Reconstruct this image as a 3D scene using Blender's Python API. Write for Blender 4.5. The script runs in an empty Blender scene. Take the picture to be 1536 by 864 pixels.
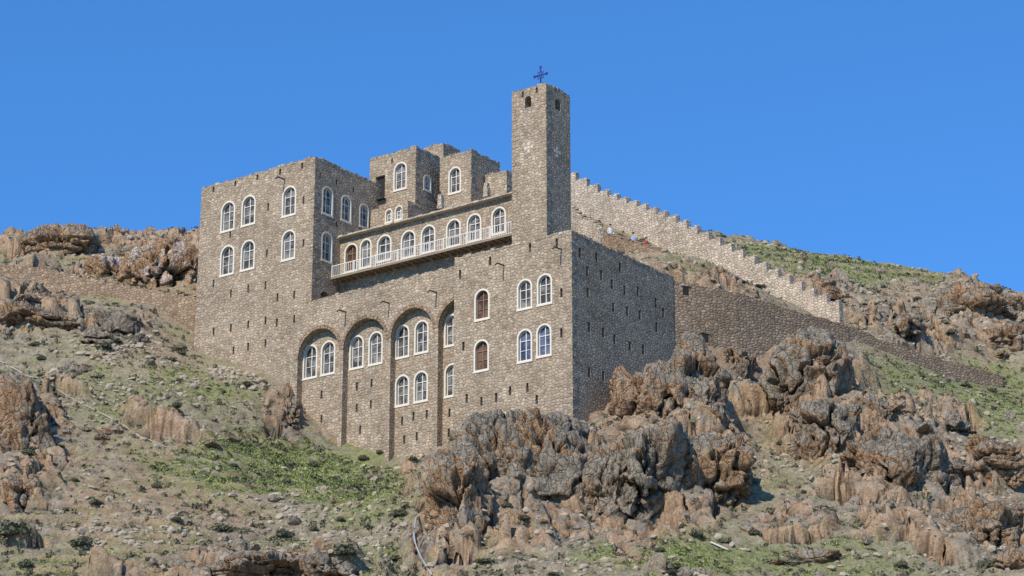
import bpy, bmesh, math, random
import numpy as np
from mathutils import Vector, Matrix
random.seed(7); rng=np.random.default_rng(11)
scene=bpy.context.scene; COL=scene.collection
scene.view_settings.view_transform='Standard'; scene.view_settings.look='None'; scene.view_settings.exposure=0
# ---------------- camera geometry
F=3500.0; P=math.radians(18.0); cP,sP=math.cos(P),math.sin(P)
cam=bpy.data.cameras.new("camera"); camo=bpy.data.objects.new("camera",cam); COL.objects.link(camo)
cam.sensor_width=36; cam.lens=36*F/1536; cam.clip_start=0.5; cam.clip_end=9000
camo.rotation_euler=(math.radians(90)+P,0,0); scene.camera=camo
def ray(u,v):
    x=(u-768)/F; w=-(v-432)/F
    return np.array([x, cP-w*sP, sP+w*cP])
def atY(u,v,Y):
    d=ray(u,v); return d*(Y/d[1])
A=math.radians(36.5); cA,sA=math.cos(A),math.sin(A)
O=atY(857,347,140.0); ZT=O[2]
XH=np.array([cA,-sA,0]); YH=np.array([sA,cA,0])
O2=np.array([O[0],O[1],0.0])
def pf(u,v,t):      # point on facade plane y=t -> (x,z)
    d=ray(u,v); k=(O2@YH+t)/(d@YH); p=d*k
    return (p-O2)@XH, p[2]
def ps(u,v,x0):     # point on side plane x=x0 -> (y,z)
    d=ray(u,v); k=(O2@XH+x0)/(d@XH); p=d*k
    return (p-O2)@YH, p[2]
def fw(x,y,z): return O2+XH*x+YH*y+np.array([0,0,z])
def project(p):
    X=p[:,0]; f=p[:,1]*cP+p[:,2]*sP; w=-p[:,1]*sP+p[:,2]*cP
    return 768+F*X/f, 432-F*w/f
# ---------------- noise
def _h(ix,iy,iz,s):
    h=(ix.astype(np.int64)*374761393+iy.astype(np.int64)*668265263+iz.astype(np.int64)*2147483647+s*1274126177)&0xffffffff
    h=((h^(h>>13))*1274126177)&0xffffffff
    h=((h^(h>>16))*2246822519)&0xffffffff
    h=h^(h>>15)
    return (h&0xffffff)/float(0x1000000)
def vnoise(p,s=0):
    i=np.floor(p); f=p-i; f=f*f*f*(f*(f*6-15)+10); i=i.astype(np.int64)
    r=0
    for a in (0,1):
        for b in (0,1):
            for c in (0,1):
                w=(f[:,0] if a else 1-f[:,0])*(f[:,1] if b else 1-f[:,1])*(f[:,2] if c else 1-f[:,2])
                r=r+w*_h(i[:,0]+a,i[:,1]+b,i[:,2]+c,s)
    return r*2-1
def fbm(p,o=4,s=0,g=0.5):
    r=0; a=1.0; t=0
    for k in range(o):
        r=r+a*vnoise(p*(2.03**k)+k*7.3,s+k); t+=a; a*=g
    return r/t
def ridged(p,o=4,s=0):
    r=0;a=1.0;t=0
    for k in range(o):
        r=r+a*(1-np.abs(vnoise(p*(2.1**k)+k*3.7,s+k))*2); t+=a; a*=0.5
    return r/t
def worley(p,s=0,tilt=False):
    i=np.floor(p).astype(np.int64); f1=np.full(len(p),9.0); f2=np.full(len(p),9.0); cid=np.zeros(len(p)); tl=np.zeros(len(p))
    for a in (-1,0,1):
        for b in (-1,0,1):
            for c in (-1,0,1):
                jx,jy,jz=i[:,0]+a,i[:,1]+b,i[:,2]+c
                dx=jx+_h(jx,jy,jz,s)-p[:,0]; dy=jy+_h(jx,jy,jz,s+1)-p[:,1]; dz=jz+_h(jx,jy,jz,s+2)-p[:,2]
                d=np.sqrt(dx*dx+dy*dy+dz*dz)
                m=d<f1
                f2=np.where(m,f1,np.minimum(f2,d)); cid=np.where(m,_h(jx,jy,jz,s+5),cid); f1=np.where(m,d,f1)
                if tilt:
                    t=dx*(_h(jx,jy,jz,s+6)-.5)+dy*(_h(jx,jy,jz,s+7)-.5)+dz*(_h(jx,jy,jz,s+8)-.5); tl=np.where(m,t,tl)
    if tilt: return f1,f2,cid,2*tl
    return f1,f2,cid
def sstep(a,b,x):
    t=np.clip((x-a)/(b-a),0,1); return t*t*(3-2*t)
# ---------------- material helpers
def newmat(name):
    m=bpy.data.materials.new(name); m.use_nodes=True; n=m.node_tree.nodes; l=m.node_tree.links
    return m,n,l,n["Principled BSDF"]
def N(n,t,**k):
    x=n.new(t)
    for a,b in k.items(): setattr(x,a,b)
    return x
def ramp(n,stops,interp='LINEAR'):
    r=n.new("ShaderNodeValToRGB"); r.color_ramp.interpolation=interp; e=r.color_ramp.elements
    while len(e)<len(stops): e.new(0.5)
    for i,(p,c) in enumerate(stops):
        e[i].position=p; e[i].color=(c[0],c[1],c[2],1) if hasattr(c,'__len__') else (c,c,c,1)
    return r
def mixc(n,l,fac,a,b,blend='MIX'):
    m=n.new("ShaderNodeMix"); m.data_type='RGBA'; m.blend_type=blend
    for idx,v in ((0,fac),(6,a),(7,b)):
        if isinstance(v,(int,float)): m.inputs[idx].default_value=v
        elif isinstance(v,tuple): m.inputs[idx].default_value=(v[0],v[1],v[2],1)
        else: l.new(v,m.inputs[idx])
    return m.outputs[2]
def math_(n,l,op,a,b=None,clamp=False):
    m=n.new("ShaderNodeMath"); m.operation=op; m.use_clamp=clamp
    for i,v in enumerate((a,b)):
        if v is None: continue
        if isinstance(v,(int,float)): m.inputs[i].default_value=v
        else: l.new(v,m.inputs[i])
    return m.outputs[0]
def noise(n,l,co,scale,detail=4,rough=0.6):
    t=n.new("ShaderNodeTexNoise"); t.inputs["Scale"].default_value=scale; t.inputs["Detail"].default_value=detail; t.inputs["Roughness"].default_value=rough
    if co is not None: l.new(co,t.inputs["Vector"])
    return t.outputs["Fac"]
def simple(name,c,rough=0.7,metal=0,var=0.0,scale=8,bump=0):
    m,n,l,b=newmat(name); b.inputs["Roughness"].default_value=rough; b.inputs["Metallic"].default_value=metal
    g=n.new("ShaderNodeTexCoord")
    f=noise(n,l,g.outputs["Object"],scale)
    v=max(var,0.08)
    out=mixc(n,l,f,tuple(x*(1-v) for x in c),tuple(min(1,x*(1+v)) for x in c))
    l.new(out,b.inputs["Base Color"])
    if bump:
        bp=n.new("ShaderNodeBump"); bp.inputs["Strength"].default_value=bump; bp.inputs["Distance"].default_value=0.05
        l.new(f,bp.inputs["Height"]); l.new(bp.outputs[0],b.inputs["Normal"])
    return m
def masonry(name,tones,mortar,sx=3.4,sy=5.0,mw=0.075,mult=1.0):
    m,n,l,b=newmat(name); b.inputs["Roughness"].default_value=0.92; b.inputs["Specular IOR Level"].default_value=0.08
    tc=n.new("ShaderNodeTexCoord"); geo=n.new("ShaderNodeNewGeometry")
    nd=n.new("ShaderNodeTexNoise"); nd.inputs["Scale"].default_value=2.1; nd.inputs["Detail"].default_value=3; l.new(tc.outputs["UV"],nd.inputs["Vector"])
    vm=N(n,"ShaderNodeVectorMath",operation='SCALE'); l.new(nd.outputs["Color"],vm.inputs[0]); vm.inputs["Scale"].default_value=0.26
    va=N(n,"ShaderNodeVectorMath",operation='ADD'); l.new(tc.outputs["UV"],va.inputs[0]); l.new(vm.outputs[0],va.inputs[1])
    mp=n.new("ShaderNodeMapping"); mp.inputs["Scale"].default_value=(sx,sy,1); l.new(va.outputs[0],mp.inputs["Vector"])
    v1=N(n,"ShaderNodeTexVoronoi",voronoi_dimensions='2D',feature='F1'); v2=N(n,"ShaderNodeTexVoronoi",voronoi_dimensions='2D',feature='DISTANCE_TO_EDGE')
    for v in (v1,v2):
        v.inputs["Scale"].default_value=1.0; v.inputs["Randomness"].default_value=0.85; l.new(mp.outputs[0],v.inputs["Vector"])
    sp=n.new("ShaderNodeSeparateColor"); l.new(v1.outputs["Color"],sp.inputs[0])
    rp=ramp(n,[(i/(len(tones)-1),c) for i,c in enumerate(tones)]); l.new(sp.outputs[0],rp.inputs[0])
    j=math_(n,l,'MULTIPLY_ADD',sp.outputs[1],0.42); n_=j.node; n_.inputs[2].default_value=0.80
    cb=n.new("ShaderNodeCombineColor"); [l.new(j,cb.inputs[i]) for i in range(3)]
    c=mixc(n,l,1.0,rp.outputs[0],cb.outputs[0],'MULTIPLY')
    fine=noise(n,l,tc.outputs["UV"],14,4,0.7)
    fr=ramp(n,[(0.25,0.65),(0.75,1.3)]); l.new(fine,fr.inputs[0])
    c=mixc(n,l,1.0,c,fr.outputs[0],'MULTIPLY')
    mr=ramp(n,[(0.0,0.95),(mw,0.75),(mw*2.0,0.0)]); l.new(v2.outputs["Distance"],mr.inputs[0])
    mn=noise(n,l,tc.outputs["UV"],2.6,4,.7); mrr=ramp(n,[(0.44,tuple(x*.38 for x in mortar)),(0.72,mortar)]); l.new(mn,mrr.inputs[0])
    c=mixc(n,l,mr.outputs[0],c,mrr.outputs[0])
    big=noise(n,l,tc.outputs["UV"],0.23,6,0.7)
    br=ramp(n,[(0.3,(0.76*mult,0.745*mult,0.73*mult)),(0.7,(1.20*mult,1.17*mult,1.13*mult))]); l.new(big,br.inputs[0])
    c=mixc(n,l,1.0,c,br.outputs[0],'MULTIPLY')
    l.new(c,b.inputs["Base Color"])
    hr=ramp(n,[(0.0,0.0),(mw*1.2,0.35),(0.35,1.0)]); l.new(v2.outputs["Distance"],hr.inputs[0])
    h=math_(n,l,'MULTIPLY_ADD',fine,0.5); l.new(hr.outputs[0],h.node.inputs[2])
    h2=math_(n,l,'MULTIPLY_ADD',sp.outputs[2],0.35); l.new(h,h2.node.inputs[2])
    bp=n.new("ShaderNodeBump"); bp.inputs["Strength"].default_value=0.7; bp.inputs["Distance"].default_value=0.045
    l.new(h2,bp.inputs["Height"]); l.new(bp.outputs[0],b.inputs["Normal"])
    return m
TON=[(0.31,0.235,0.165),(0.41,0.335,0.25),(0.35,0.28,0.205),(0.46,0.38,0.29),(0.375,0.28,0.19),(0.43,0.355,0.27)]
M_WALL=masonry("rubble_masonry",TON,(0.46,0.38,0.29))
M_PALE=masonry("pale_rubble_masonry",[(0.41,0.335,0.26),(0.53,0.45,0.355),(0.46,0.38,0.295),(0.57,0.485,0.39)],(0.50,0.42,0.33),3.3,5.0,0.075,1.0)
M_DARK=masonry("brown_shade_toned_masonry",[(0.26,0.18,0.12),(0.38,0.28,0.195),(0.31,0.215,0.14),(0.42,0.315,0.225)],(0.34,0.26,0.185),3.0,5.0,0.075,.95)  # brown rubble tones, darkened further to paint in the perimeter wall's shade
M_SUR=simple("limestone_surround",(0.67,0.60,0.49),0.85,var=0.12,scale=6,bump=0.3)
M_SASH=simple("white_painted_sash",(0.70,0.68,0.63),0.5)
M_WOODS=simple("brown_painted_sash",(0.24,0.155,0.10),0.6)
M_WOOD=simple("weathered_timber",(0.25,0.19,0.13),0.85,var=0.35,scale=5,bump=0.4)
M_RAIL=simple("pale_railing_paint",(0.74,0.71,0.65),0.6)
M_ROOF=simple("mud_plaster_roof",(0.46,0.38,0.29),0.95,var=0.35,scale=4,bump=0.6)
M_BLUE=simple("blue_painted_iron",(0.015,0.025,0.19),0.5,0.1)
M_IRON=simple("dark_iron",(0.05,0.045,0.04),0.7)
M_HOLE=simple("dark_opening",(0.02,0.018,0.015),0.95)
def glassmat(name,c1,c2):
    m,n,l,b=newmat(name); tc=n.new("ShaderNodeTexCoord"); b.inputs["Roughness"].default_value=0.35; b.inputs["Specular IOR Level"].default_value=0.15
    f=noise(n,l,tc.outputs["Object"],1.3,2); r=ramp(n,[(0.42,c1),(0.62,c2)]); l.new(f,r.inputs[0]); l.new(r.outputs[0],b.inputs["Base Color"])
    return m
M_GLASS=glassmat("window_glass",(0.055,0.05,0.045),(0.23,0.21,0.185)); M_GLASSB=glassmat("blue_curtained_glass",(0.045,0.055,0.10),(0.13,0.15,0.23)); M_GLASSD=glassmat("brown_window_infill",(0.07,0.042,0.028),(0.17,0.10,0.065))
def rockmat(name,orange=0.5,whit=0.0):
    m,n,l,b=newmat(name); b.inputs["Roughness"].default_value=0.95; b.inputs["Specular IOR Level"].default_value=0.1
    geo=n.new("ShaderNodeNewGeometry"); pos=geo.outputs["Position"]
    sep=n.new("ShaderNodeSeparateXYZ"); l.new(geo.outputs["True Normal"],sep.inputs[0])
    a=noise(n,l,pos,0.9,8,0.74); r1=ramp(n,[(0.30,(0.12,0.10,0.075)),(0.43,(0.26,0.22,0.165)),(0.56,(0.375,0.32,0.25)),(0.72,(0.52,0.455,0.36))]); l.new(a,r1.inputs[0])
    o=noise(n,l,pos,0.22,4,0.55); r2=ramp(n,[(0.30,(0.23,0.125,0.07)),(0.5,(0.45,0.275,0.155)),(0.72,(0.60,0.42,0.27))]); l.new(a,r2.inputs[0])
    k=math_(n,l,'MULTIPLY_ADD',sep.outputs[2],-0.34); k.node.inputs[2].default_value=orange-0.15
    k=math_(n,l,'ADD',k,o); r3=ramp(n,[(0.46,0.0),(0.57,1.0)]); l.new(k,r3.inputs[0])
    c=mixc(n,l,r3.outputs[0],r1.outputs[0],r2.outputs[0])
    if whit>0:
        w=noise(n,l,pos,0.8,4,0.6); rw=ramp(n,[(0.50,0.0),(0.6,whit)]); l.new(w,rw.inputs[0]); c=mixc(n,l,rw.outputs[0],c,(0.72,0.62,0.54))
    f=noise(n,l,pos,7,6,0.78); r4=ramp(n,[(0.32,0.45),(0.5,1.0),(0.70,1.3)]); l.new(f,r4.inputs[0]); c=mixc(n,l,1.0,c,r4.outputs[0],'MULTIPLY')
    pr=ramp(n,[(0.42,0.18),(0.50,1.0),(0.60,1.2)]); l.new(geo.outputs["Pointiness"],pr.inputs[0]); c=mixc(n,l,1.0,c,pr.outputs[0],'MULTIPLY')  # painted shade: crevices darkened and ridges lightened in the rock colour
    l.new(c,b.inputs["Base Color"])
    # cracks: stretched voronoi edges
    mp=n.new("ShaderNodeMapping"); mp.inputs["Scale"].default_value=(1.5,1.5,.7); l.new(pos,mp.inputs["Vector"])
    nz=n.new("ShaderNodeTexNoise"); nz.inputs["Scale"].default_value=1.5; nz.inputs["Detail"].default_value=4; l.new(pos,nz.inputs["Vector"])
    va=N(n,"ShaderNodeVectorMath",operation='ADD'); l.new(mp.outputs[0],va.inputs[0]); l.new(nz.outputs["Color"],va.inputs[1])
    v=N(n,"ShaderNodeTexVoronoi",feature='DISTANCE_TO_EDGE'); v.inputs["Scale"].default_value=1.4; l.new(va.outputs[0],v.inputs["Vector"])
    cr=ramp(n,[(0.0,0.0),(0.07,0.8),(0.25,1.0)]); l.new(v.outputs["Distance"],cr.inputs[0])
    h=math_(n,l,'MULTIPLY_ADD',f,0.9); l.new(math_(n,l,'MULTIPLY',cr.outputs[0],0.9),h.node.inputs[2]); h=math_(n,l,'ADD',h,a)
    bp=n.new("ShaderNodeBump"); bp.inputs["Strength"].default_value=1.0; bp.inputs["Distance"].default_value=0.25; l.new(h,bp.inputs["Height"]); l.new(bp.outputs[0],b.inputs["Normal"])
    return m
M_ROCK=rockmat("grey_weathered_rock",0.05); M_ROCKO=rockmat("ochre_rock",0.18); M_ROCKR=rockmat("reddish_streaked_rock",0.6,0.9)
def terrmat():
    m,n,l,b=newmat("stony_hillside"); b.inputs["Roughness"].default_value=0.97; b.inputs["Specular IOR Level"].default_value=0.08
    geo=n.new("ShaderNodeNewGeometry"); pos=geo.outputs["Position"]
    def att(x):
        a=n.new("ShaderNodeAttribute"); a.attribute_name=x; return a.outputs["Fac"]
    a=noise(n,l,pos,1.1,8,0.74)
    soil=ramp(n,[(0.3,(0.21,0.165,0.105)),(0.5,(0.385,0.32,0.22)),(0.7,(0.52,0.445,0.33))]); l.new(a,soil.inputs[0])
    red=ramp(n,[(0.3,(0.29,0.185,0.11)),(0.5,(0.48,0.33,0.21)),(0.7,(0.59,0.44,0.305))]); l.new(a,red.inputs[0])
    c=mixc(n,l,att("soil"),soil.outputs[0],red.outputs[0])
    v=N(n,"ShaderNodeTexVoronoi",feature='F1'); v.inputs["Scale"].default_value=3.2; l.new(pos,v.inputs["Vector"])
    sc=n.new("ShaderNodeSeparateColor"); l.new(v.outputs["Color"],sc.inputs[0])
    vs=ramp(n,[(0.22,1.0),(0.45,0.0)]); l.new(v.outputs["Distance"],vs.inputs[0])
    on=ramp(n,[(0.55,0.0),(0.7,0.7)]); l.new(sc.outputs[0],on.inputs[0])
    sf=math_(n,l,'MULTIPLY',vs.outputs[0],on.outputs[0])
    st=ramp(n,[(0.0,(0.20,0.165,0.12)),(1.0,(0.54,0.475,0.37))]); l.new(sc.outputs[1],st.inputs[0])
    g=noise(n,l,pos,2.0,6,0.75); gl=noise(n,l,pos,0.22,4,0.6)
    gg=math_(n,l,'MULTIPLY_ADD',att("grass"),0.36); l.new(g,gg.node.inputs[2])
    gg2=math_(n,l,'MULTIPLY_ADD',gl,0.48); l.new(gg,gg2.node.inputs[2])
    gr=ramp(n,[(0.72,0.0),(0.92,0.8)]); l.new(gg2,gr.inputs[0])
    gc=ramp(n,[(0.35,(0.17,0.19,0.07)),(0.52,(0.28,0.31,0.11)),(0.7,(0.40,0.40,0.18))]); l.new(g,gc.inputs[0])
    c=mixc(n,l,gr.outputs[0],c,gc.outputs[0])
    c=mixc(n,l,sf,c,st.outputs[0])
    rk=ramp(n,[(0.30,(0.12,0.10,0.075)),(0.43,(0.27,0.225,0.17)),(0.58,(0.385,0.33,0.255)),(0.75,(0.52,0.455,0.36))]); l.new(a,rk.inputs[0])
    sep=n.new("ShaderNodeSeparateXYZ"); l.new(geo.outputs["True Normal"],sep.inputs[0])
    o=noise(n,l,pos,0.22,4,0.55); k=math_(n,l,'MULTIPLY_ADD',sep.outputs[2],-0.4); l.new(o,k.node.inputs[2]); orr=ramp(n,[(0.27,0.0),(0.38,1.0)]); l.new(k,orr.inputs[0])
    rk2=mixc(n,l,orr.outputs[0],rk.outputs[0],red.outputs[0])
    c=mixc(n,l,att("rock"),c,rk2)
    f=noise(n,l,pos,8,5,0.78); r4=ramp(n,[(0.3,0.45),(0.5,1.0),(0.70,1.3)]); l.new(f,r4.inputs[0]); c=mixc(n,l,1.0,c,r4.outputs[0],'MULTIPLY')
    pr=ramp(n,[(0.42,0.22),(0.50,1.0),(0.60,1.2)]); l.new(geo.outputs["Pointiness"],pr.inputs[0]); c=mixc(n,l,1.0,c,pr.outputs[0],'MULTIPLY')  # terrain hollows darkened, raised edges lightened: shade put into the colour
    l.new(c,b.inputs["Base Color"])
    h=math_(n,l,'MULTIPLY_ADD',sf,0.5); l.new(f,h.node.inputs[2]); h=math_(n,l,'ADD',h,a)
    bp=n.new("ShaderNodeBump"); bp.inputs["Strength"].default_value=1.0; bp.inputs["Distance"].default_value=0.2; l.new(h,bp.inputs["Height"]); l.new(bp.outputs[0],b.inputs["Normal"])
    return m
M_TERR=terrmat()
# ---------------- mesh helpers
def mesh_np(name,v,f,mats=(),smooth=False):
    me=bpy.data.meshes.new(name); v=np.asarray(v,dtype=np.float32); f=np.asarray(f,dtype=np.int32)
    k=f.shape[1]; me.vertices.add(len(v)); me.vertices.foreach_set("co",v.ravel())
    me.loops.add(f.size); me.loops.foreach_set("vertex_index",f.ravel())
    me.polygons.add(len(f)); me.polygons.foreach_set("loop_start",np.arange(len(f),dtype=np.int32)*k)
    me.polygons.foreach_set("loop_total",np.full(len(f),k,dtype=np.int32))
    for m in mats: me.materials.append(m)
    me.update(calc_edges=True); me.validate()
    me.polygons.foreach_set("use_smooth",np.full(len(me.polygons),bool(smooth)))
    return me
def set_uv(me):
    uv=me.uv_layers.new(name="UVMap"); co=np.empty(len(me.vertices)*3,dtype=np.float32); me.vertices.foreach_get("co",co); co=co.reshape(-1,3)
    out=np.zeros((len(me.loops),2),dtype=np.float32)
    for p in me.polygons:
        n=p.normal
        if abs(n.z)>0.72:
            for li in p.loop_indices:
                c=co[me.loops[li].vertex_index]; out[li]=(c[0],c[1])
        else:
            t=Vector((-n.y,n.x,0)); t.normalize(); off=round(n.x*2)*13.7
            for li in p.loop_indices:
                c=co[me.loops[li].vertex_index]; out[li]=(c[0]*t.x+c[1]*t.y+off,c[2])
    uv.data.foreach_set("uv",out.ravel())
class Geo:
    def __init__(s): s.v=[]; s.f=[]
    def add(s,v,f):
        o=len(s.v); s.v+= [tuple(x) for x in v]; s.f+=[tuple(i+o for i in q) for q in f]; return s
    def box(s,x0,x1,y0,y1,z0,z1):
        v=[(x,y,z) for x in (x0,x1) for y in (y0,y1) for z in (z0,z1)]
        return s.add(v,[(0,1,3,2),(4,6,7,5),(0,4,5,1),(2,3,7,6),(0,2,6,4),(1,5,7,3)])
    def rbox(s,c,h,rot=0.06):
        R=Matrix.Rotation(random.uniform(-rot,rot),3,'X')@Matrix.Rotation(random.uniform(-rot,rot),3,'Y')@Matrix.Rotation(random.uniform(-rot,rot),3,'Z')
        v=[]
        for a in (-1,1):
            for b in (-1,1):
                for d in (-1,1):
                    q=R@Vector((a*h[0]*random.uniform(.85,1.05),b*h[1]*random.uniform(.85,1.05),d*h[2]*random.uniform(.8,1.1))); v.append((q.x+c[0],q.y+c[1],q.z+c[2]))
        return s.add(v,[(0,1,3,2),(4,6,7,5),(0,4,5,1),(2,3,7,6),(0,2,6,4),(1,5,7,3)])
    def prism(s,prof,fr,d0,d1):
        o,h,nn=fr; k=len(prof)
        v=[o+h*a+np.array([0,0,b])+nn*d1 for a,b in prof]+[o+h*a+np.array([0,0,b])+nn*d0 for a,b in prof]
        f=[tuple(range(k)),tuple(range(2*k-1,k-1,-1))]+[(i,i+k,(i+1)%k+k,(i+1)%k) for i in range(k)]
        return s.add(v,f)
    def ring(s,po,pi,fr,d0,d1):
        o,h,nn=fr; k=len(po)
        L=[]
        for pr,d in ((po,d1),(pi,d1),(po,d0),(pi,d0)): L+=[o+h*a+np.array([0,0,b])+nn*d for a,b in pr]
        f=[]
        for i in range(k):
            j=(i+1)%k
            f+=[(i,j,k+j,k+i),(i,2*k+i,2*k+j,j),(k+i,k+j,3*k+j,3*k+i),(2*k+i,3*k+i,3*k+j,2*k+j)]
        return s.add(L,f)
    def tube(s,pts,r,k=6):
        pts=[Vector(p) for p in pts]; L=[]
        for i,p in enumerate(pts):
            t=(pts[min(i+1,len(pts)-1)]-pts[max(i-1,0)]).normalized(); a=t.orthogonal().normalized() if abs(t.z)>0.9 else t.cross(Vector((0,0,1))).normalized(); b=t.cross(a)
            rr=r[i] if hasattr(r,'__len__') else r
            L+=[p+a*rr*math.cos(6.283*q/k)+b*rr*math.sin(6.283*q/k) for q in range(k)]
        f=[(i*k+q,i*k+(q+1)%k,(i+1)*k+(q+1)%k,(i+1)*k+q) for i in range(len(pts)-1) for q in range(k)]
        f+=[tuple(range(k))[::-1],tuple(range((len(pts)-1)*k,len(pts)*k))]
        return s.add(L,f)
    def mesh(s,name):
        me=bpy.data.meshes.new(name); me.from_pydata(s.v,[],s.f); me.update()
        bm=bmesh.new(); bm.from_mesh(me); bmesh.ops.recalc_face_normals(bm,faces=bm.faces); bm.to_mesh(me); bm.free(); return me
def arch(w,h,n=12):
    r=w/2; p=[(-r,0),(r,0)]
    for i in range(n+1):
        t=math.pi*i/n; p.append((r*math.cos(t),h-r+r*math.sin(t)))
    return p
def rect(w,h): return [(-w/2,0),(w/2,0),(w/2,h),(-w/2,h)]
class Thing:
    def __init__(s,name,label,cat,org,frame=True):
        s.o=bpy.data.objects.new(name,None); s.o.empty_display_size=0.5; COL.objects.link(s.o); s.o["label"]=label; s.o["category"]=cat
        s.org=np.array(org,float)
        if frame: s.o.location=fw(*org); s.o.rotation_euler=(0,0,-A)
        else: s.o.location=org
    def part(s,name,geo,mat,parent=None,uv=False,smooth=False,label=None):
        me=geo.mesh(name) if isinstance(geo,Geo) else geo
        me.transform(Matrix.Translation(-Vector(s.org)))
        if uv: set_uv(me)
        me.materials.append(mat)
        if smooth:
            for p in me.polygons: p.use_smooth=True
        ob=bpy.data.objects.new(name,me); COL.objects.link(ob); ob.parent=parent or s.o
        if label: ob["label"]=label
        return ob
def boolean(base,cuts):
    bo=bpy.data.objects.new("tmp",base.mesh("tmp")); COL.objects.link(bo); tmp=[bo]
    for c in cuts:
        if not c.v: continue
        co=bpy.data.objects.new("tmpc",c.mesh("tmpc")); COL.objects.link(co); tmp.append(co)
        md=bo.modifiers.new("b",'BOOLEAN'); md.operation='DIFFERENCE'; md.solver='EXACT'; md.use_self=True; md.object=co
    dg=bpy.context.evaluated_depsgraph_get(); me=bpy.data.meshes.new_from_object(bo.evaluated_get(dg))
    for t in tmp: bpy.data.objects.remove(t)
    me.materials.clear()
    return me
def append(me,geo):
    bm=bmesh.new(); bm.from_mesh(me); m2=geo.mesh("t2"); bm.from_mesh(m2); bm.to_mesh(me); bm.free(); bpy.data.meshes.remove(m2); me.update(); return me
def fr_front(u,vt,vb,w,t):
    x0,_=pf(u-w/2,(vt+vb)/2,t); x1,_=pf(u+w/2,(vt+vb)/2,t); x,zb=pf(u,vb,t); _,zt=pf(u,vt,t)
    return (np.array([x,t,zb]),np.array([1.,0,0]),np.array([0,-1.,0])), x1-x0, zt-zb
def fr_side(u,vt,vb,w,x0):
    a,_=ps(u-w/2,(vt+vb)/2,x0); b,_=ps(u+w/2,(vt+vb)/2,x0); y,zb=ps(u,vb,x0); _,zt=ps(u,vt,x0)
    return (np.array([x0,y,zb]),np.array([0,1.,0]),np.array([1.,0,0])), b-a, zt-zb
def win_cut(g,W,d=0.34):
    fr,w,h=W; fr2=(fr[0]+np.array([0,0,0.05]),fr[1],fr[2]); g.prism(arch(w-0.12,h-0.11),fr2,-d,0.3)
def window(T,W,style='w',name="window"):
    fr,w,h=W; b=0.12 if w>0.8 else 0.095
    sh=lambda dz:(fr[0]+np.array([0,0,dz]),fr[1],fr[2])
    gl={'w':M_GLASS,'b':M_GLASSB,'d':M_GLASSD}[style]; sm=M_SASH if style!='d' else M_WOODS
    iw,ih=w-2*b,h-2*b
    pane=T.part(name,Geo().prism(arch(iw+0.08,ih+0.08),sh(b-0.04),-0.26,-0.23),gl)
    fo=arch(w,h); fi=[(x,y+b) for x,y in arch(iw,ih)]
    g=Geo().ring(fo,fi,fr,-0.12,0.02); g.prism(rect(w+0.06,0.09),sh(-0.055),-0.05,0.05)
    T.part("surround",g,M_SUR,parent=pane)
    s=Geo().ring([(x,y+b) for x,y in arch(iw+0.02,ih+0.02)],[(x,y+b+0.05) for x,y in arch(iw-0.1,ih-0.1)],fr,-0.225,-0.16)
    s.prism(rect(0.055,ih-0.04),sh(b+0.02),-0.22,-0.17)
    s.prism(rect(iw-0.04,0.045),sh(b+ih*.66),-0.215,-0.175); s.prism(rect(iw-0.04,0.03),sh(b+ih*.34),-0.215,-0.175)
    T.part("sash",s,sm,parent=pane)
def coping(g,p0,p1,th=0.16,gap=0.0,prob=1.0,hh=0.09):
    p0=np.array(p0,float);p1=np.array(p1,float);L=np.linalg.norm(p1-p0);d=(p1-p0)/L;q=0
    horiz=abs(d[2])<0.5
    while q<L-0.1:
        l=random.uniform(0.22,0.5)
        if horiz:
            l=min(l,L-q)
            if random.random()<prob:
                c=p0+d*(q+l/2); H=random.uniform(0.5,1.5)*hh
                hx=abs(d[0])*l/2+abs(d[1])*th; hy=abs(d[1])*l/2+abs(d[0])*th
                g.rbox((c[0]+random.uniform(-.012,.012),c[1]+random.uniform(-.012,.012),c[2]+H*0.6-0.02),(hx,hy,H))
        else:
            l=random.uniform(0.18,0.34); c=p0+d*(q+l/2); 
            a,b=(0.26,0.16) if random.random()<.5 else (0.16,0.26)
            g.rbox((c[0]-QX*(a-random.uniform(0.0,0.03)),c[1]+QY*(b-random.uniform(0.0,0.03)),c[2]),(a,b,l/2*0.9),0.03)
        q+=l
QX=1;QY=1
def slit(g,fr,d=0.45,w=0.19,h=0.6):
    g.prism(rect(w,h),(fr[0],fr[1],fr[2]),-d,0.3)
# =============== BUILDINGS
TA=1.6; RD=0.55
xm,_=pf(682,388,0); DY,_=ps(1010,416,0)
_,ZTER=pf(600,421,TA)
xw,ZW=pf(473,236,TA); xwl,_=pf(303,280,TA); DW,_=ps(577,284,xw)
_,ZB=pf(857,700,0); ZB-=2
TG,_=ps(511,355,xw)
hall=Thing("monastery_hall","two storey rubble stone hall with arched windows on a crag","building",(xm/2,DY/2,ZB))
g=Geo().box(xm,0,0,DY,ZB,ZT)
W=[]
for (u,a,b,st) in [(723,433,480,'d'),(787,418,464,'w'),(817,410,457,'w'),(722,509,557,'d'),(787,493,543,'b'),(816,485,535,'b')]:
    W.append((fr_front(u,a,b,23,0),st))
cw=Geo(); cs=Geo()
for w_,st in W: win_cut(cw,w_)
for (u,v) in [(700,598),(722,603),(744,597),(765,587),(791,582),(805,600),(712,634),(731,631),(765,624),(700,655),(690,412),(735,392),(795,372),(835,365),(842,440),(842,500),(695,520)]:
    slit(cs,fr_front(u,v-6,v+6,4,0)[0])
for (u,v) in [(881,408),(902,414),(918,428),(937,437),(957,438),(984,455),(882,440),(920,462),(941,468),(960,474),(985,492),(884,492),(905,500),(922,510),(945,520),(965,525),(884,560),(905,565),(925,560),(995,470),(870,380),(895,387),(930,402)]:
    slit(cs,fr_side(u,v-6,v+6,4,0)[0],h=0.65,w=.28)
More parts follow.
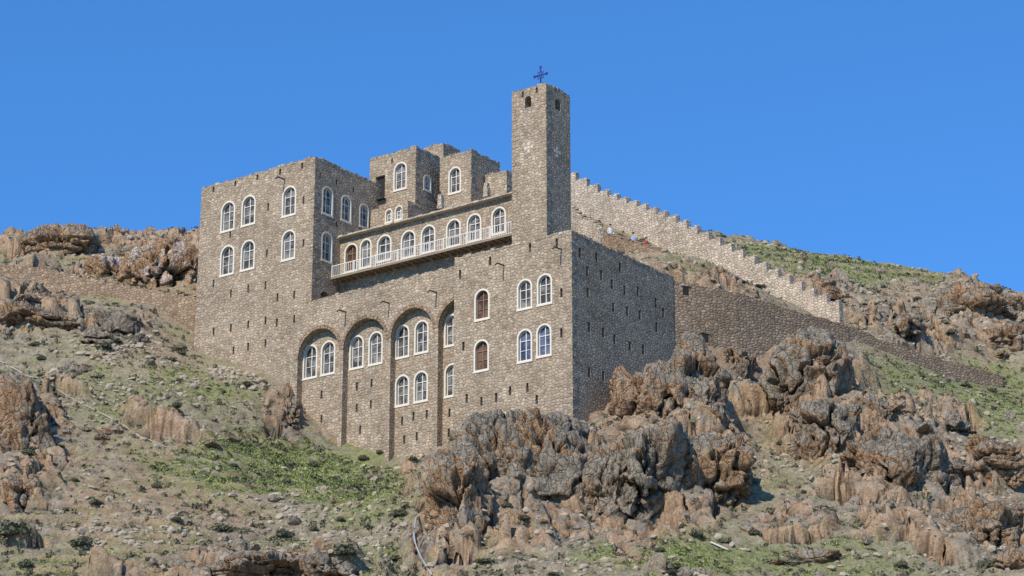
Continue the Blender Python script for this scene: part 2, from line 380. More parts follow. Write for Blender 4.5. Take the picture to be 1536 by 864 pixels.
cr=Geo().box(xm+0.5,-0.5,0.5,DY-0.5,ZT-0.5,ZT+1)
me=boolean(g,[cr,cw,cs])
q=Geo()
coping(q,(xm,0.2,ZT),(0,0.2,ZT),0.22); coping(q,(-0.2,0.4,ZT),(-0.2,DY,ZT),0.22); coping(q,(0,0,ZB+3),(0,0,ZT-0.05))
append(me,q); hall.part("wall",me,M_WALL,uv=True)
for w_,st in W: window(hall,w_,st)
for (u,v) in [(742,396),(828,372)]:
    x,z=pf(u+14,v+2,0); hall.part("water_spout",Geo().tube([(x,0.1,z),(x,-0.75,z-0.04),(x,-0.95,z-0.22)],0.05),M_IRON,smooth=True)
wing=Thing("monastery_wing","tall flat roofed stone wing with arched white windows above blind arcade","building",((xwl+xw)/2,TA+2,ZB))
xr=xm+2.2
bot=ZB
prof=[(xwl-0.35,bot),(xr,bot),(xr,ZTER),(xw,ZTER),(xw,ZW),(xwl,ZW),(xwl-0.08,ZTER)]
g=Geo().prism(prof,(np.array([0,TA,0.]),np.array([1.,0,0]),np.array([0,-1.,0])),-(DW-TA),0)
rec=Geo(); arches=[]
for (ul,ur,uc,vt) in [(447,509,478,493),(515,579,547,478),(586,649,617,462),(657,722,690,446)]:
    xl_,_=pf(ul,520,TA); xr_,_=pf(ur,520,TA); _,zt=pf((ul+ur)/2,vt,TA)
    fr=(np.array([(xl_+xr_)/2,TA,bot-1]),np.array([1.,0,0]),np.array([0,-1.,0])); rec.prism(arch(xr_-xl_,zt-bot+1,18),fr,-RD,0.5); arches.append((xl_,xr_,zt))
cr=Geo().box(xwl+0.5,xw-0.5,TA+0.5,DW-0.5,ZW-0.5,ZW+1)
cr.box(xw+0.3,xr-0.2,TA+0.45,TG-0.3,ZTER-0.7,ZTER+1)
W=[]
for (u,a,b) in [(341,302,347),(372,293,338),(433,279,324),(340,368,413),(371,360,405),(432,345,390)]: W.append((fr_front(u,a,b,21,TA),'w'))
for (u,a,b) in [(464.5,517,568),(491.5,511,562),(534.5,503,553),(563,497,547),(603,487,537),(632,480,530),(603,562,609),(631,556,603)]: W.append((fr_front(u,a,b,21.5,TA+RD),'w'))
for (u,a,b) in [(677,471,519),(677,545,595)]: W.append((fr_front(u,a,b,21.5,TA+RD),'w'))
for (u,a,b,w) in [(491,279,323,17),(519,292,333,16),(546,305,342,15),(490,347,393,17)]: W.append((fr_side(u,a,b,w,xw),'w'))
cw=Geo()
for w_,st in W: win_cut(cw,w_)
cs=Geo()
for (u,v) in [(372,433),(398,428),(346,440),(346,492),(372,487),(398,481),(416,446),(441,442),(415,484),(441,479),(320,425),(320,497),(372,520),(398,515),(345,350),(400,380),(402,310),(455,300),(455,365),(350,526)]: slit(cs,fr_front(u,v-6,v+6,4,TA)[0],w=0.17)
for (u,v) in [(320,283),(353,274),(386,265),(420,257),(453,248)]: slit(cs,fr_front(u,v-5,v+5,4,TA)[0],w=0.2,h=0.45)
for (u,v) in [(482,592),(482,629),(535,580),(535,612),(557,575),(556,607),(603,632),(620,625),(606,660),(625,655),(640,622),(480,655),(540,645),(674,620),(673,650)]: slit(cs,fr_front(u,v-6,v+6,4,TA+RD)[0],w=0.17)
for (u,v) in [(480,262),(505,272),(530,284),(505,335)]: slit(cs,fr_side(u,v-5,v+5,3,xw)[0],w=0.18,h=0.4)
fr,w,h=fr_side(487,437,452,13,xw); cs.prism(arch(w,h),fr,-0.6,0.3)
me=boolean(g,[rec,cr,cw,cs])
q=Geo(); coping(q,(xwl,TA+.2,ZW),(xw,TA+.2,ZW),0.22); coping(q,(xw-.2,TA+.4,ZW),(xw-.2,DW,ZW),0.22); coping(q,(xw,TA,ZTER+.1),(xw,TA,ZW-0.05)); coping(q,(xw+.1,TA+.2,ZTER),(xm,TA+.2,ZTER),0.22)
QX=-1; coping(q,(xwl-.04,TA,ZTER-3),(xwl+0.0,TA,ZW-0.05)); QX=1
append(me,q); wing.part("wall",me,M_WALL,uv=True)
for w_,st in W: window(wing,w_,st)
for (a,b,zt) in arches:
    w=b-a; hh=w/2+0.2; fr=(np.array([(a+b)/2,TA,zt-hh]),np.array([1.,0,0]),np.array([0,-1.,0]))
    r=w/2; gg=Geo()
    for i in range(19):
        t0=math.pi*i/19+.01; t1=math.pi*(i+1)/19-.01; ro=r+0.24+random.uniform(-.03,.03); ri=r-0.01
        gg.prism([(ri*math.cos(t0),hh-r+ri*math.sin(t0)),(ro*math.cos(t0),hh-r+ro*math.sin(t0)),(ro*math.cos(t1),hh-r+ro*math.sin(t1)),(ri*math.cos(t1),hh-r+ri*math.sin(t1))],fr,-0.1,random.uniform(.015,.045))
    wing.part("arch_ring",gg,M_DARK,uv=True)
for (u,v,pl) in [(505,466,TA),(570,453,TA),(641,437,TA),(413,267,TA)]:
    x,z=pf(u+14,v+2,pl); wing.part("water_spout",Geo().tube([(x,pl+.1,z),(x,pl-0.75,z-0.04),(x,pl-0.95,z-0.22)],0.05),M_IRON,smooth=True)
# ---- gallery
xt0,_=pf(768,143,0.25); xt1,ZTW=pf(819,126,0.25); DTW,_=ps(855,148,xt1)
_,ZG=pf(768,294,TG); xg=xt0+0.35
gal=Thing("gallery_building","long low stone gallery with arched windows and a timber balcony","building",((xw+xg)/2,TG+2,ZTER-1))
prof=[(xw-.3,TG),(xg,TG),(xg,TG+1.3),(xt0-3.6,TG+1.3),(xt0-3.6,TG+4.5),(xw-.3,TG+4.5)]
g=Geo(); k=len(prof); g.add([(a,b,ZTER-1) for a,b in prof]+[(a,b,ZG) for a,b in prof],[tuple(range(k)),tuple(range(k,2*k))]+[(i,(i+1)%k,(i+1)%k+k,i+k) for i in range(k)])
W=[]
for (u,a,b) in [(576,352,392),(612,345,387),(642,337,379),(680,328,370),(711,320,362),(748,310,351)]: W.append((fr_front(u,a,b,22,TG),'w'))
W.append((fr_front(526,365,408,20,TG),'d')); W.append((fr_front(548,358,402,18,TG),'w'))
cw=Geo(); [win_cut(cw,w_) for w_,_ in W]
me=boolean(g,[cw]); gal.part("wall",me,M_WALL,uv=True)
for w_,st in W: window(gal,w_,st)
prof2=[(xw+.01,TG-.38),(xg+.05,TG-.38),(xg+.05,TG+1.4),(xt0-3.5,TG+1.4),(xt0-3.5,TG+4.6),(xw+.01,TG+4.6)]
g=Geo(); g.add([(a,b,ZG+.003) for a,b in prof2]+[(a,b,ZG+.09) for a,b in prof2],[tuple(range(k)),tuple(range(k,2*k))]+[(i,(i+1)%k,(i+1)%k+k,i+k) for i in range(k)])
q=Geo(); coping(q,(xw+.1,TG-.25,ZG+.07),(xg,TG-.25,ZG+.07),0.2,hh=0.055)
me=g.mesh("roof"); append(me,q); roof=gal.part("roof",me,M_ROOF,uv=True)
_,ZBAL=pf(768,353,TG-0.8)
g=Geo().box(xw+0.01,xt0+0.1,TG-0.95,TG-0.003,ZBAL,ZBAL+0.06)
x=xw+0.3
while x<xt0: g.box(x,x+0.1,TG-0.93,TG-0.005,ZBAL-0.11,ZBAL-0.002); x+=0.55
g.box(xw+0.02,xt0+0.1,TG-1.0,TG-0.951,ZBAL-0.07,ZBAL+0.07)
bal=gal.part("balcony",g,M_WOOD)
g=Geo(); x=xw+0.05
while x<xt0: g.box(x,x+0.028,TG-0.93,TG-0.902,ZBAL+0.06,ZBAL+0.90); x+=0.19
x=xw+0.05
while x<xt0: g.box(x,x+0.06,TG-0.95,TG-0.885,ZBAL+0.06,ZBAL+0.98); x+=2.0
g.box(xw+0.02,xt0,TG-0.94,TG-0.895,ZBAL+0.90,ZBAL+0.945); g.box(xw+0.02,xt0,TG-0.935,TG-0.90,ZBAL+0.15,ZBAL+0.175)
gal.part("railing",g,M_RAIL,parent=bal)
x=xw+0.6
while x<xt0: gal.part("bracket",Geo().tube([(x,TG,ZBAL-0.9),(x,TG-0.8,ZBAL-0.12)],0.045),M_WOOD,parent=bal); x+=1.65
for (u,v) in [(661,300),(730,283)]:
    x,z=pf(u,v+13,TG+0.6); g=Geo()
    for k in range(5): g.rbox((x,TG+0.6,z+0.1+k*0.2),(0.2-0.012*k,0.2-0.012*k,0.11),0.12)
    gal.part("roof_pillar",g,M_PALE,uv=True)
def house(name,label,ul,vl,uc,vc,ur,vr,t,drop,wins=(),swins=(),doors=(),slits=()):
    xc,zt=pf(uc,vc,t); xl,_=pf(ul,vl,t); d,_=ps(ur,vr,xc)
    T=Thing(name,label,"building",((xl+xc)/2,(t+d)/2,zt-drop))
    g=Geo().box(xl,xc,t,d,zt-drop,zt); W=[fr_front(*w,t) for w in wins]+[fr_side(*w,xc) for w in swins]
    cw=Geo(); [win_cut(cw,w) for w in W]; cs=Geo()
    for u,v in slits: slit(cs,fr_front(u,v-5,v+5,4,t)[0],w=.16,h=.4)
    for dd in doors:
        fr,w,h=fr_front(*dd,t); cs.prism(rect(w,h),fr,-.25,.3)
    cr=Geo().box(xl+.4,xc-.4,t+.4,d-.4,zt-.4,zt+1)
    me=boolean(g,[cr,cw,cs]); q=Geo(); coping(q,(xl,t+.2,zt),(xc,t+.2,zt),.22); coping(q,(xc-.2,t+.4,zt),(xc-.2,d,zt),.22); coping(q,(xc,t,zt-drop+1),(xc,t,zt-.05))
    append(me,q); T.part("wall",me,M_WALL,uv=True)
    for w in W: window(T,w,'w')
    for dd in doors:
        fr,w,h=fr_front(*dd,t); gg=Geo().prism(rect(w-.1,h-.05),fr,-.24,-.2); T.part("door",gg,M_HOLE)
        b=Geo(); x,z=fr[0][0],fr[0][2]; b.box(x-.6,x+.6,t-.4,t-.003,z-.07,z-.01)
        for k in range(5): b.box(x-.6+k*.29,x-.585+k*.29,t-.39,t-.375,z-.01,z+.55)
        b.box(x-.6,x+.6,t-.4,t-.37,z+.55,z+.575); T.part("small_balcony",b,M_IRON)
house("upper_house","square stone upper house with arched window and small iron balcony",555,238,624,221,660,237,TG+4.2,9,[(600,243,285,20)],[(641,262,287,12)],[(570,264,300,14)],[(588,240)])
house("upper_house","flat roofed stone upper house with one tall arched window",662,237,707,226,750,246,TG+6.0,9,[(682,250,290,19)])
house("upper_house","plain stone roof structure rising behind the houses",636,224,665,216,690,228,TG+9.0,9)
house("upper_house","low plain stone annex beside the bell tower",728,262,760,256,790,268,TG+7.5,8)
house("terrace_room","low stone terrace room with twin small arched windows",556,318,612,303,640,316,TG+2.6,5,[(598,308,330,12),(583,313,334,11)])
# ---- tower
tw=Thing("bell_tower","tall square rubble stone bell tower carrying a blue iron cross","tower",((xt0+xt1)/2,(0.25+DTW)/2,ZT-1.5))
g=Geo().box(xt0,xt1,0.25,DTW,ZT-1.5,ZTW); cs=Geo()
fr,w,h=fr_front(792,144,161,9.5,0.25); cs.prism(arch(w,h),fr,-0.7,.3)
fr,w,h=fr_side(837,149,165,8,xt1); cs.prism(arch(w,h),fr,-0.7,.3)
cr=Geo().box(xt0+.35,xt1-.35,.6,DTW-.35,ZTW-.25,ZTW+1)
for (u,v) in [(784,138),(805,131)]: cs.prism(rect(.16,.5),fr_front(u,v,v+8,4,.25)[0],-.34,.3)
me=boolean(g,[cr,cs]); q=Geo(); coping(q,(xt0,.45,ZTW),(xt1,.45,ZTW),.2); coping(q,(xt1-.2,.6,ZTW),(xt1-.2,DTW,ZTW),.2); coping(q,(xt1,.25,ZT),(xt1,.25,ZTW-.05))
QX=-1; coping(q,(xt0,.25,ZT),(xt0,.25,ZTW-.05)); QX=1
append(me,q); tw.part("wall",me,M_WALL,uv=True)
M_CRS=simple("pale_inlay_stone",(0.56,0.49,0.40),0.9,var=.25,scale=5,bump=.4)
def stonecross(fr):
    g=Geo()
    for a,b in [(0,0),(0,.26),(0,-.26),(.26,0),(-.26,0)]:
        g.prism([(-.10+a,-.1+b),(.1+a,-.11+b),(.11+a,.1+b),(-.1+a,.11+b)],fr,-.05,.012)
    return g
tw.part("inlaid_stone_cross",stonecross(fr_front(793,215,221,9,.25)[0]),M_CRS)
tw.part("inlaid_stone_cross",stonecross(fr_side(836,222,228,8,xt1)[0]),M_CRS)
cy=0.75; zc=ZTW-.02; g=Geo()
cx,_=pf(811,126,cy)
def V(a,b): return (cx+a,cy,zc+b)
for s_ in (-1,1): g.tube([V(.5*s_,-.1),V(.42*s_,.16),V(.2*s_,.34),V(0,.42)],.035); g.tube([(cx,cy+.4*s_,zc-.1),(cx,cy+.3*s_,zc+.2),V(0,.42)],.03)
g.tube([V(0,.2),V(0,1.6)],.045); g.tube([V(-.5,1.02),V(.5,1.02)],.045)
g.tube([V(.26*math.cos(k*math.pi/8),1.02+.26*math.sin(k*math.pi/8)) for k in range(17)],.022)
for a in (.785,2.356,3.927,5.498): g.tube([V(.0,1.02),V(.36*math.cos(a),1.02+.36*math.sin(a))],.02)
for a,b in [(-.5,1.02),(.5,1.02),(0,1.6)]:
    g.tube([V(a+.09*math.cos(k*math.pi/5),b+.09*math.sin(k*math.pi/5)) for k in range(11)],.026)
tw.part("cross",g,M_BLUE,smooth=True)
# =============== TERRAIN
C=[]
def cF(u,v,t): x,z=pf(u,v,t); C.append(fw(x,t,z))
def cS(u,v,x0): y,z=ps(u,v,x0); C.append(fw(x0,y,z))
def cY(u,v,Y): C.append(atY(u,v,Y))
for a in [(300,532),(350,548),(400,562),(432,578)]: cF(*a,TA-.2)
for a in [(462,664),(515,674),(590,702),(650,697)]: cF(*a,TA-.3)
for a in [(700,692),(770,665),(857,636)]: cF(*a,-.3)
for a in [(925,606),(1010,550)]: cS(*a,.3)
for u in range(-200,1800,250): cY(u,950,118)
for u,Y in [(-150,125),(0,126),(250,126),(500,127),(650,128),(850,126),(1050,126),(1250,127),(1400,127),(1536,127),(1700,127)]: cY(u,864,Y)
for c in [(0,600,150),(-150,600,150),(0,530,157),(0,430,170),(0,398,181),(-150,415,181),(150,480,163),(150,600,150),(150,720,138),(0,720,138),(400,720,142),(500,780,136),(300,640,149),(250,530,159),(230,450,167),(150,432,170),
 (60,380,182),(150,374,184),(260,370,184),(60,394,197),(260,387,197),(400,330,185),(600,320,185),(760,300,182),(860,308,177),(950,350,172.5),(1000,373,169.5),(1100,424,165.5),(1180,452,162.2),(1262,482,159),
 (916,368,168),(950,380,165),(990,396,161),(930,388,157),(1000,408,154),(1015,532,149.5),(1100,446,155),(1100,515,151),(1180,468,157.5),(1180,515,153.5),(1265,494,160.5),(1265,532,157),(1400,556,163),(1500,584,165),(1500,566,168.5),
 (1060,358,183),(1170,376,184),(1290,400,184),(1400,422,184),(1536,442,184),(1700,470,184),(1060,372,197),(1290,410,197),(1536,450,197),(1300,455,172),(1450,500,173),(1560,520,172),
 (1050,570,143.5),(1140,590,152.5),(1140,650,149.5),(1165,715,144.5),(1215,545,148),(1245,600,144.5),(1300,620,148.5),(1450,640,151.5),(1560,660,150),(1240,700,139.5),(1260,780,133),(1370,680,141),(1400,770,135),(1560,780,137),
 (1050,640,140.5),(940,650,139),(820,650,137.8),(740,675,136),(880,760,134),(1000,790,131.5),(800,830,129.5),(720,810,130.5),(650,790,132.5),(1090,765,134)]: cY(*c)
C=np.array(C)
by=[-50,0,60,100,112,125,150,170,185,200,240,320,500,1200,6000]; bz=[-2,-1.7,1,10,17,24,38,53,61.5,63,52,30,8,0,0]
base=lambda y: np.interp(y,by,bz)
Lk=7.0
def kern(r): return (1+r/Lk)*np.exp(-r/Lk)
Dm=np.hypot(C[:,None,0]-C[None,:,0],C[:,None,1]-C[None,:,1])
wts=np.linalg.solve(kern(Dm)+0.02*np.eye(len(C)),C[:,2]-base(C[:,1]))
def H0(x,y):
    r=base(y).astype(float)
    for i in range(len(C)): r=r+wts[i]*kern(np.hypot(x-C[i,0],y-C[i,1]))
    return r
st=0.13
xs=np.arange(-43,43,st); ext=[]; s=st; q=43.0
while q<4000: s*=1.28; q+=s; ext.append(q)
xs=np.concatenate([-np.array(ext[::-1]),xs,np.array(ext)])
ys=np.arange(118,188,st); a=[];s=st;q=118.0
while q>-60: s*=1.2; q-=s; a.append(q)
b=[];s=st;q=188.0
while q<5500: s*=1.25; q+=s; b.append(q)
ys=np.concatenate([np.array(a[::-1]),ys,np.array(b)])
X,Y=np.meshgrid(xs,ys); nx,ny=len(xs),len(ys); x=X.ravel(); y=Y.ravel()
z=H0(x,y); near=sstep(60,110,y)*(1-sstep(200,260,y))
p=np.stack([x,y,z],1)
lx,ly=(x-O2[0])*XH[0]+(y-O2[1])*XH[1], (x-O2[0])*YH[0]+(y-O2[1])*YH[1]
def boxd(lx,ly,x0,x1,y0,y1): return np.hypot(np.maximum(np.maximum(x0-lx,lx-x1),0),np.maximum(np.maximum(y0-ly,ly-y1),0))
db=np.minimum(boxd(lx,ly,xm,0,0,DY),boxd(lx,ly,xwl,xm,TA,DW)); calm=0.25+0.75*sstep(0.3,2.5,db)
def P3_(q): return q if isinstance(q,np.ndarray) else atY(*q)
def segd(pts):
    W3=[P3_(q) for q in pts]; d=np.full(len(x),99.0)
    for a,b in zip(W3[:-1],W3[1:]):
        ab=(b-a)[:2]; t=np.clip(((x-a[0])*ab[0]+(y-a[1])*ab[1])/(ab@ab),0,1); d=np.minimum(d,np.hypot(x-a[0]-t*ab[0],y-a[1]-t*ab[1]))
    return d
PW=[fw(-.7,DY-.6,ZT-.12),(1100,440,152.2),(1180,466,155),(1268,490,158.2)]; LW=[(1268,500,158.2),(1330,520,160.5),(1420,542,163.5),(1500,564,166)]
SWL=[(850,264,176),(905,294,174),(960,313,171.2),(1005,330,168.8),(1050,354,166.8),(1100,380,164.8),(1150,407,162.8),(1205,438,160.6),(1262,466,158.5)]; RW=[(-40,398,171),(60,404,170),(160,424,168),(240,438,166),(300,447,164)]
CW=[(905,350,166.5),(945,362,163.5),(1000,378,159.5)]
dw=np.minimum.reduce([segd(PW),segd(LW),segd(SWL),segd(RW),segd(CW)]); calm=np.minimum(calm,0.12+0.88*sstep(1.0,3.0,dw))
n1=fbm(p/7.0,3,1); n2=fbm(p/2.2,4,20)
rk=0.9*sstep(0.10,0.28,fbm(p/np.array([9.,6.,9.]),4,50)+0.12*n2)
u_,v_=project(p)
def ell(cu,cv,ru,rv,soft=0.35):
    d=np.sqrt(((u_-cu)/ru)**2+((v_-cv)/rv)**2); return 1-sstep(1-soft,1+soft,d+0.45*n2)
bare=np.maximum.reduce([ell(430,720,170,60),ell(250,760,170,90),ell(1000,842,140,22),ell(330,580,110,70),ell(200,560,120,60),ell(1430,600,110,28),ell(1340,395,260,35),ell(960,380,90,40),ell(1160,745,40,30),ell(930,320,160,60),ell(1080,370,120,50)])
rocky=np.maximum.reduce([ell(870,720,250,115),ell(1210,570,100,75),ell(1240,650,85,65),ell(1350,715,120,60),ell(1140,575,60,45),ell(1400,640,100,22),ell(1440,720,90,35),ell(430,615,35,50),ell(1440,485,140,38),ell(40,478,90,30),ell(180,490,60,25),ell(400,855,160,25),ell(120,374,190,16),ell(1030,600,90,75),ell(30,670,80,90),ell(1240,445,50,22),ell(1440,800,140,50),ell(660,830,55,60),ell(250,470,70,14),ell(1180,790,70,22)])
rk=np.clip(np.maximum(rk*(1-0.9*bare),rocky*0.95),0,1)*near
z=z+near*calm*(0.6*n1+0.25*n2)
p=np.stack([x,y,z],1)
warp=np.stack([n2,fbm(p/2.0,3,31),fbm(p/2.0,3,37)],1)
e1,e2,eid,et=worley(p/np.array([4.6,3.6,3.8])+0.4*warp,13,True)
f1,f2,cid,ft=worley(p/np.array([1.8,1.5,2.0])+0.35*warp,3,True)
g1,g2,cid2,gt=worley(p/0.62,9,True)
rid=ridged(p/2.4,5,70)
blk=sstep(0.35,0.8,rk)
fz=np.mod(z/1.15+0.9*n1+0.35*n2,1.0); led=(sstep(0,.16,fz)-fz)*sstep(-.15,.25,fbm(p/6.0,3,77))
h=near*calm*(blk*(2.0*(eid-0.42)*sstep(0,.09,e2-e1)+1.0*et-0.95*(1-sstep(0,.11,e2-e1))) + rk*(0.50*(cid-0.35)*sstep(0,.09,f2-f1)+0.35*ft-0.30*(1-sstep(0,.09,f2-f1))+0.48*rid) + (0.07+0.10*rk)*(cid2*sstep(0,.15,g2-g1)+.4*gt) +0.04*vnoise(p/0.3,90)+0.36*led)
p[:,2]+=h
sh=near*calm*rk*0.55
p[:,0]+=sh*fbm(p/1.3,4,200); p[:,1]-=sh*(1.3*fbm(p/1.2,4,210)+0.3)
ins=(boxd(lx,ly,xm+.3,-.3,.3,DY-.3)<=0); p[ins,2]=np.minimum(p[ins,2],ZT-2)
ins=(boxd(lx,ly,xwl+.3,xm+1,TA+.9,DW-.3)<=0); p[ins,2]=np.minimum(p[ins,2],ZTER-1.5)
ins=(boxd(lx,ly,xw,xt1,TG,TG+5)<=0); p[ins,2]=np.minimum(p[ins,2],ZG-1)
i=(np.arange(ny-1)[:,None]*nx+np.arange(nx-1)[None,:]).ravel()
faces=np.stack([i,i+1,i+nx+1,i+nx],1)
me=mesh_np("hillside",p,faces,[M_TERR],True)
grass=np.maximum.reduce([ell(430,695,160,48)*1.15,ell(520,740,110,40)*.8,ell(1000,838,140,25)*1.0,ell(1300,395,260,30)*.6,ell(200,590,180,40)*.35,ell(1300,560,150,25)*.35,ell(1450,610,140,60)*.45,ell(600,860,120,40)*.4,ell(210,385,120,14)*.4,ell(1200,840,200,30)*.4,ell(120,440,120,20)*.3,ell(350,850,350,40)*.2])*near
soil=np.maximum.reduce([ell(230,770,150,110)*.8,ell(330,540,200,60)*.35,ell(1420,480,160,60)*.7,ell(220,420,130,40)*.8,ell(620,740,60,40)*.5,ell(930,370,80,50)*.5])*near
for nm,ar in (("grass",grass),("soil",np.clip(soil+0.15*n1,0,1)),("rock",np.clip(rk*1.1+0.5*sstep(.25,.5,led)*near,0,1))):
    at=me.attributes.new(nm,'FLOAT','POINT'); at.data.foreach_set("value",ar.astype(np.float32))
terr=bpy.data.objects.new("hillside",me); COL.objects.link(terr); terr["kind"]="structure"
bpy.context.view_layer.update()
def hz(x_,y_):
    ok,l_,n_,_=terr.ray_cast(Vector((x_,y_,300)),Vector((0,0,-1))); return l_.z if ok else 0
def hit(u,v):
    ok,l_,n_,_=terr.ray_cast(Vector((0,0,0)),Vector(ray(u,v)).normalized()); return np.array(l_) if ok else None
# =============== free walls
def wall_line(name,label,pts,th,mat,step=None,seg=0.7,deep=2.0,jit=0.05,minh=None,hole_panels=()):
    W3=[P3_(q) for q in pts]; out=[]
    if step:   # even step lengths over the whole run
        cum=np.concatenate([[0],np.cumsum([np.hypot(*(b-a)[:2]) for a,b in zip(W3[:-1],W3[1:])])]); n_=int(cum[-1]/seg); t=np.linspace(0,cum[-1],n_+1)
        out=np.stack([np.interp(t,cum,[w[k] for w in W3]) for k in range(3)],1)
    else:
        for a,b in zip(W3[:-1],W3[1:]):
            L=np.hypot(*(b-a)[:2]); k=max(1,int(L/seg+.5))
            for i in range(k): out.append(a+(b-a)*i/k)
        out.append(W3[-1]); out=np.array(out)
    if minh:
        hh=np.array([hz(a[0],a[1])+minh for a in out]); out[:,2]=np.maximum(out[:,2],hh)
    org=np.array([out[:,0].mean(),out[:,1].mean(),out[:,2].min()-1])
    g=Geo()
    for a,b in zip(out[:-1],out[1:]):
        d=(b-a)[:2]; d/=np.linalg.norm(d); nn=np.array([d[1],-d[0]])*th/2
        if step: za=zb=max(a[2],b[2])+step; 
        else: za,zb=a[2]+random.uniform(-jit,jit),b[2]+random.uniform(-jit,jit)
        zlo=min(hz(a[0],a[1]),hz(b[0],b[1]),a[2]-0.5,b[2]-0.5)-deep
        v=[]
        for (q_,zz) in [(a,za),(b,zb)]:
            for sg in (1,-1):
                for zed in (zlo,zz): v.append((q_[0]+nn[0]*sg,q_[1]+nn[1]*sg,zed))
        g.add(v,[(0,1,5,4),(2,6,7,3),(1,3,7,5),(0,4,6,2),(0,2,3,1),(4,5,7,6)])
        for k in range(2):
            c=a+(b-a)*(0.25+0.5*k); zz=(za+zb)/2 if step else za+(zb-za)*(0.25+.5*k)
            g.rbox((c[0],c[1],zz+(.02 if step else 0.03)),(0.19,0.19,random.uniform(.05,.08)),0.12 if step else .3)
    T=Thing(name,label,"wall",org,frame=False); T.part("masonry",g,mat,uv=True)
    for (u,v,Yh) in hole_panels:
        c=atY(u,v,Yh); j=int(np.argmin(np.hypot(out[:,0]-c[0],out[:,1]-c[1]))); j=min(j,len(out)-2); a,b=out[j],out[j+1]; d=(b-a)/np.hypot(*(b-a)[:2]); d[2]=0; nn=np.array([d[1],-d[0],0])
        o_=a+(b-a)*.5; o_=np.array([o_[0],o_[1],c[2]])
        T.part("dark_hole_panel",Geo().prism(rect(.45,.6),(o_,d,nn),th/2-.1,th/2+.02),M_HOLE); T.part("lintel",Geo().prism(rect(.8,.16),(o_+np.array([0,0,.6]),d,nn),th/2-.1,th/2+.06),mat,uv=True)  # near-black slab on the wall face paints the shade of a hole
    return T
wall_line("stepped_wall","pale stone boundary wall with stepped top climbing the hill",SWL,0.5,M_PALE,step=0.04,seg=1.0)
wall_line("perimeter_wall","brown stone perimeter wall, shade in its colour, running over rock",PW,0.6,M_DARK,jit=0.08,hole_panels=[(1055,512,150.6),(1030,440,149.8)])
wall_line("low_field_wall","low broken dry stone wall continuing across the slope",LW,0.5,M_DARK,jit=0.15,minh=.6)
wall_line("retaining_wall","low reddish dry stone retaining wall on the slope",RW,0.6,M_DARK,jit=0.12)
wall_line("courtyard_wall","short rubble parapet wall beside the courtyard path",CW,0.5,M_DARK,jit=0.1)
wall_line("courtyard_wall","rough stone retaining wall below the stepped wall",[(858,312,170),(885,332,168),(905,344,166)],0.5,M_PALE,jit=0.2)
# =============== rocks
def ico(level):
    bm=bmesh.new(); bmesh.ops.create_icosphere(bm,subdivisions=level,radius=1.0); v=np.array([q.co[:] for q in bm.verts]); f=np.array([[w.index for w in q.verts] for q in bm.faces]); bm.free(); return v,f
ICO={k:ico(k) for k in (1,3,4,5,6)}
def rockshape(level,r,seed,chis=20,amp=1.0,strata=0):
    rg=np.random.default_rng(seed); v,f=ICO[level]; p=v.copy()
    for k in range(chis):
        n_=rg.normal(size=3); n_[2]*=0.45; n_/=np.linalg.norm(n_); d=rg.uniform(.5,.82); e=np.maximum(0,p@n_-d); p-=n_*(e*0.95)[:,None]
    q=p*np.array(r); R=max(r); dirn=v/np.linalg.norm(v,axis=1)[:,None]; w=q+seed*13.1
    d=0.20*R*fbm(w/(0.9*R),3,seed)
    if level>=4:
        wp=0.34*np.stack([fbm(w/1.2,4,seed),fbm(w/1.2,4,seed+7),fbm(w/1.2,4,seed+9)],1)
        cs_=np.array([2.1,2.1,4.2]) if not strata else np.array([2.8,2.2,1.4])
        f1,f2,c,t=worley(w/cs_+wp,seed,True)
        d+=amp*(0.95*(c-.5)*sstep(0,.10,f2-f1)+.30*t-0.80*(1-sstep(0,.09,f2-f1)))
        g1,g2,c2,t2=worley(w/np.array([.8,.8,1.4])+wp,seed+4,True); d+=amp*(0.24*(c2-.5)*sstep(0,.10,g2-g1)+0.15*t2-.13*(1-sstep(0,.08,g2-g1)))
        d+=amp*0.36*ridged(w/np.array([1.4,1.4,1.6]),6,seed)
    if strata:
        q_=w[:,2]/.62+.5*fbm(w/2.5,3,seed+3); k=np.floor(q_).astype(np.int64); hh=_h(k,k*0+seed,k*0,7); fr=q_-k
        d+=strata*(hh-.5)*sstep(0,.12,fr)*sstep(0,.12,1-fr)-strata*.35*(1-sstep(0,.1,fr))
    return q+dirn*d[:,None],f
def crag1(c,wp,hp,seed,mat,dm,lvl,label,push,strata=0):
    s_=np.linalg.norm(c)/F; r=(wp/2*s_,wp/2*s_*dm,hp/2*s_*1.05)
    q,f=rockshape(lvl,r,seed,amp=min(1,max(r)/2.2)*(.6 if strata else 1),strata=strata)
    me=mesh_np("rock_outcrop",q,f,[mat],lvl>=5); o=bpy.data.objects.new("rock_outcrop",me); COL.objects.link(o)
    o.location=c+np.array([0,push,0]); o["label"]=label; o["category"]="rock"; o["group"]="rock outcrops on the hillside"
def crag(u,v,wp,hp,seed,mat=None,dm=0.8,lvl=5,label="weathered grey rock outcrop on the slope",push=0.15,sub=2,strata=0):
    c=hit(u,v)
    if c is None: return
    mat=mat or M_ROCK; s_=np.linalg.norm(c)/F
    crag1(c,wp,hp,seed,mat,dm,lvl,label,push*wp*s_,strata)
    rg=np.random.default_rng(seed+900)
    for k in range(sub):
        a=rg.uniform(0,6.28); c2=hit(u+math.cos(a)*wp*.42,v+math.sin(a)*hp*.38)
        if c2 is None: continue
        f_=rg.uniform(.35,.55); crag1(c2,wp*f_*1.1,hp*f_*rg.uniform(.8,1.3),seed+50+k*7,mat,.9,5,label,.1*wp*f_*s_,strata*.7)
OL="ochre brown rock crag with broken face"
crag(690,790,125,250,1,M_ROCKO,1.0,6,"ochre rock spur rising from the slope",sub=0)
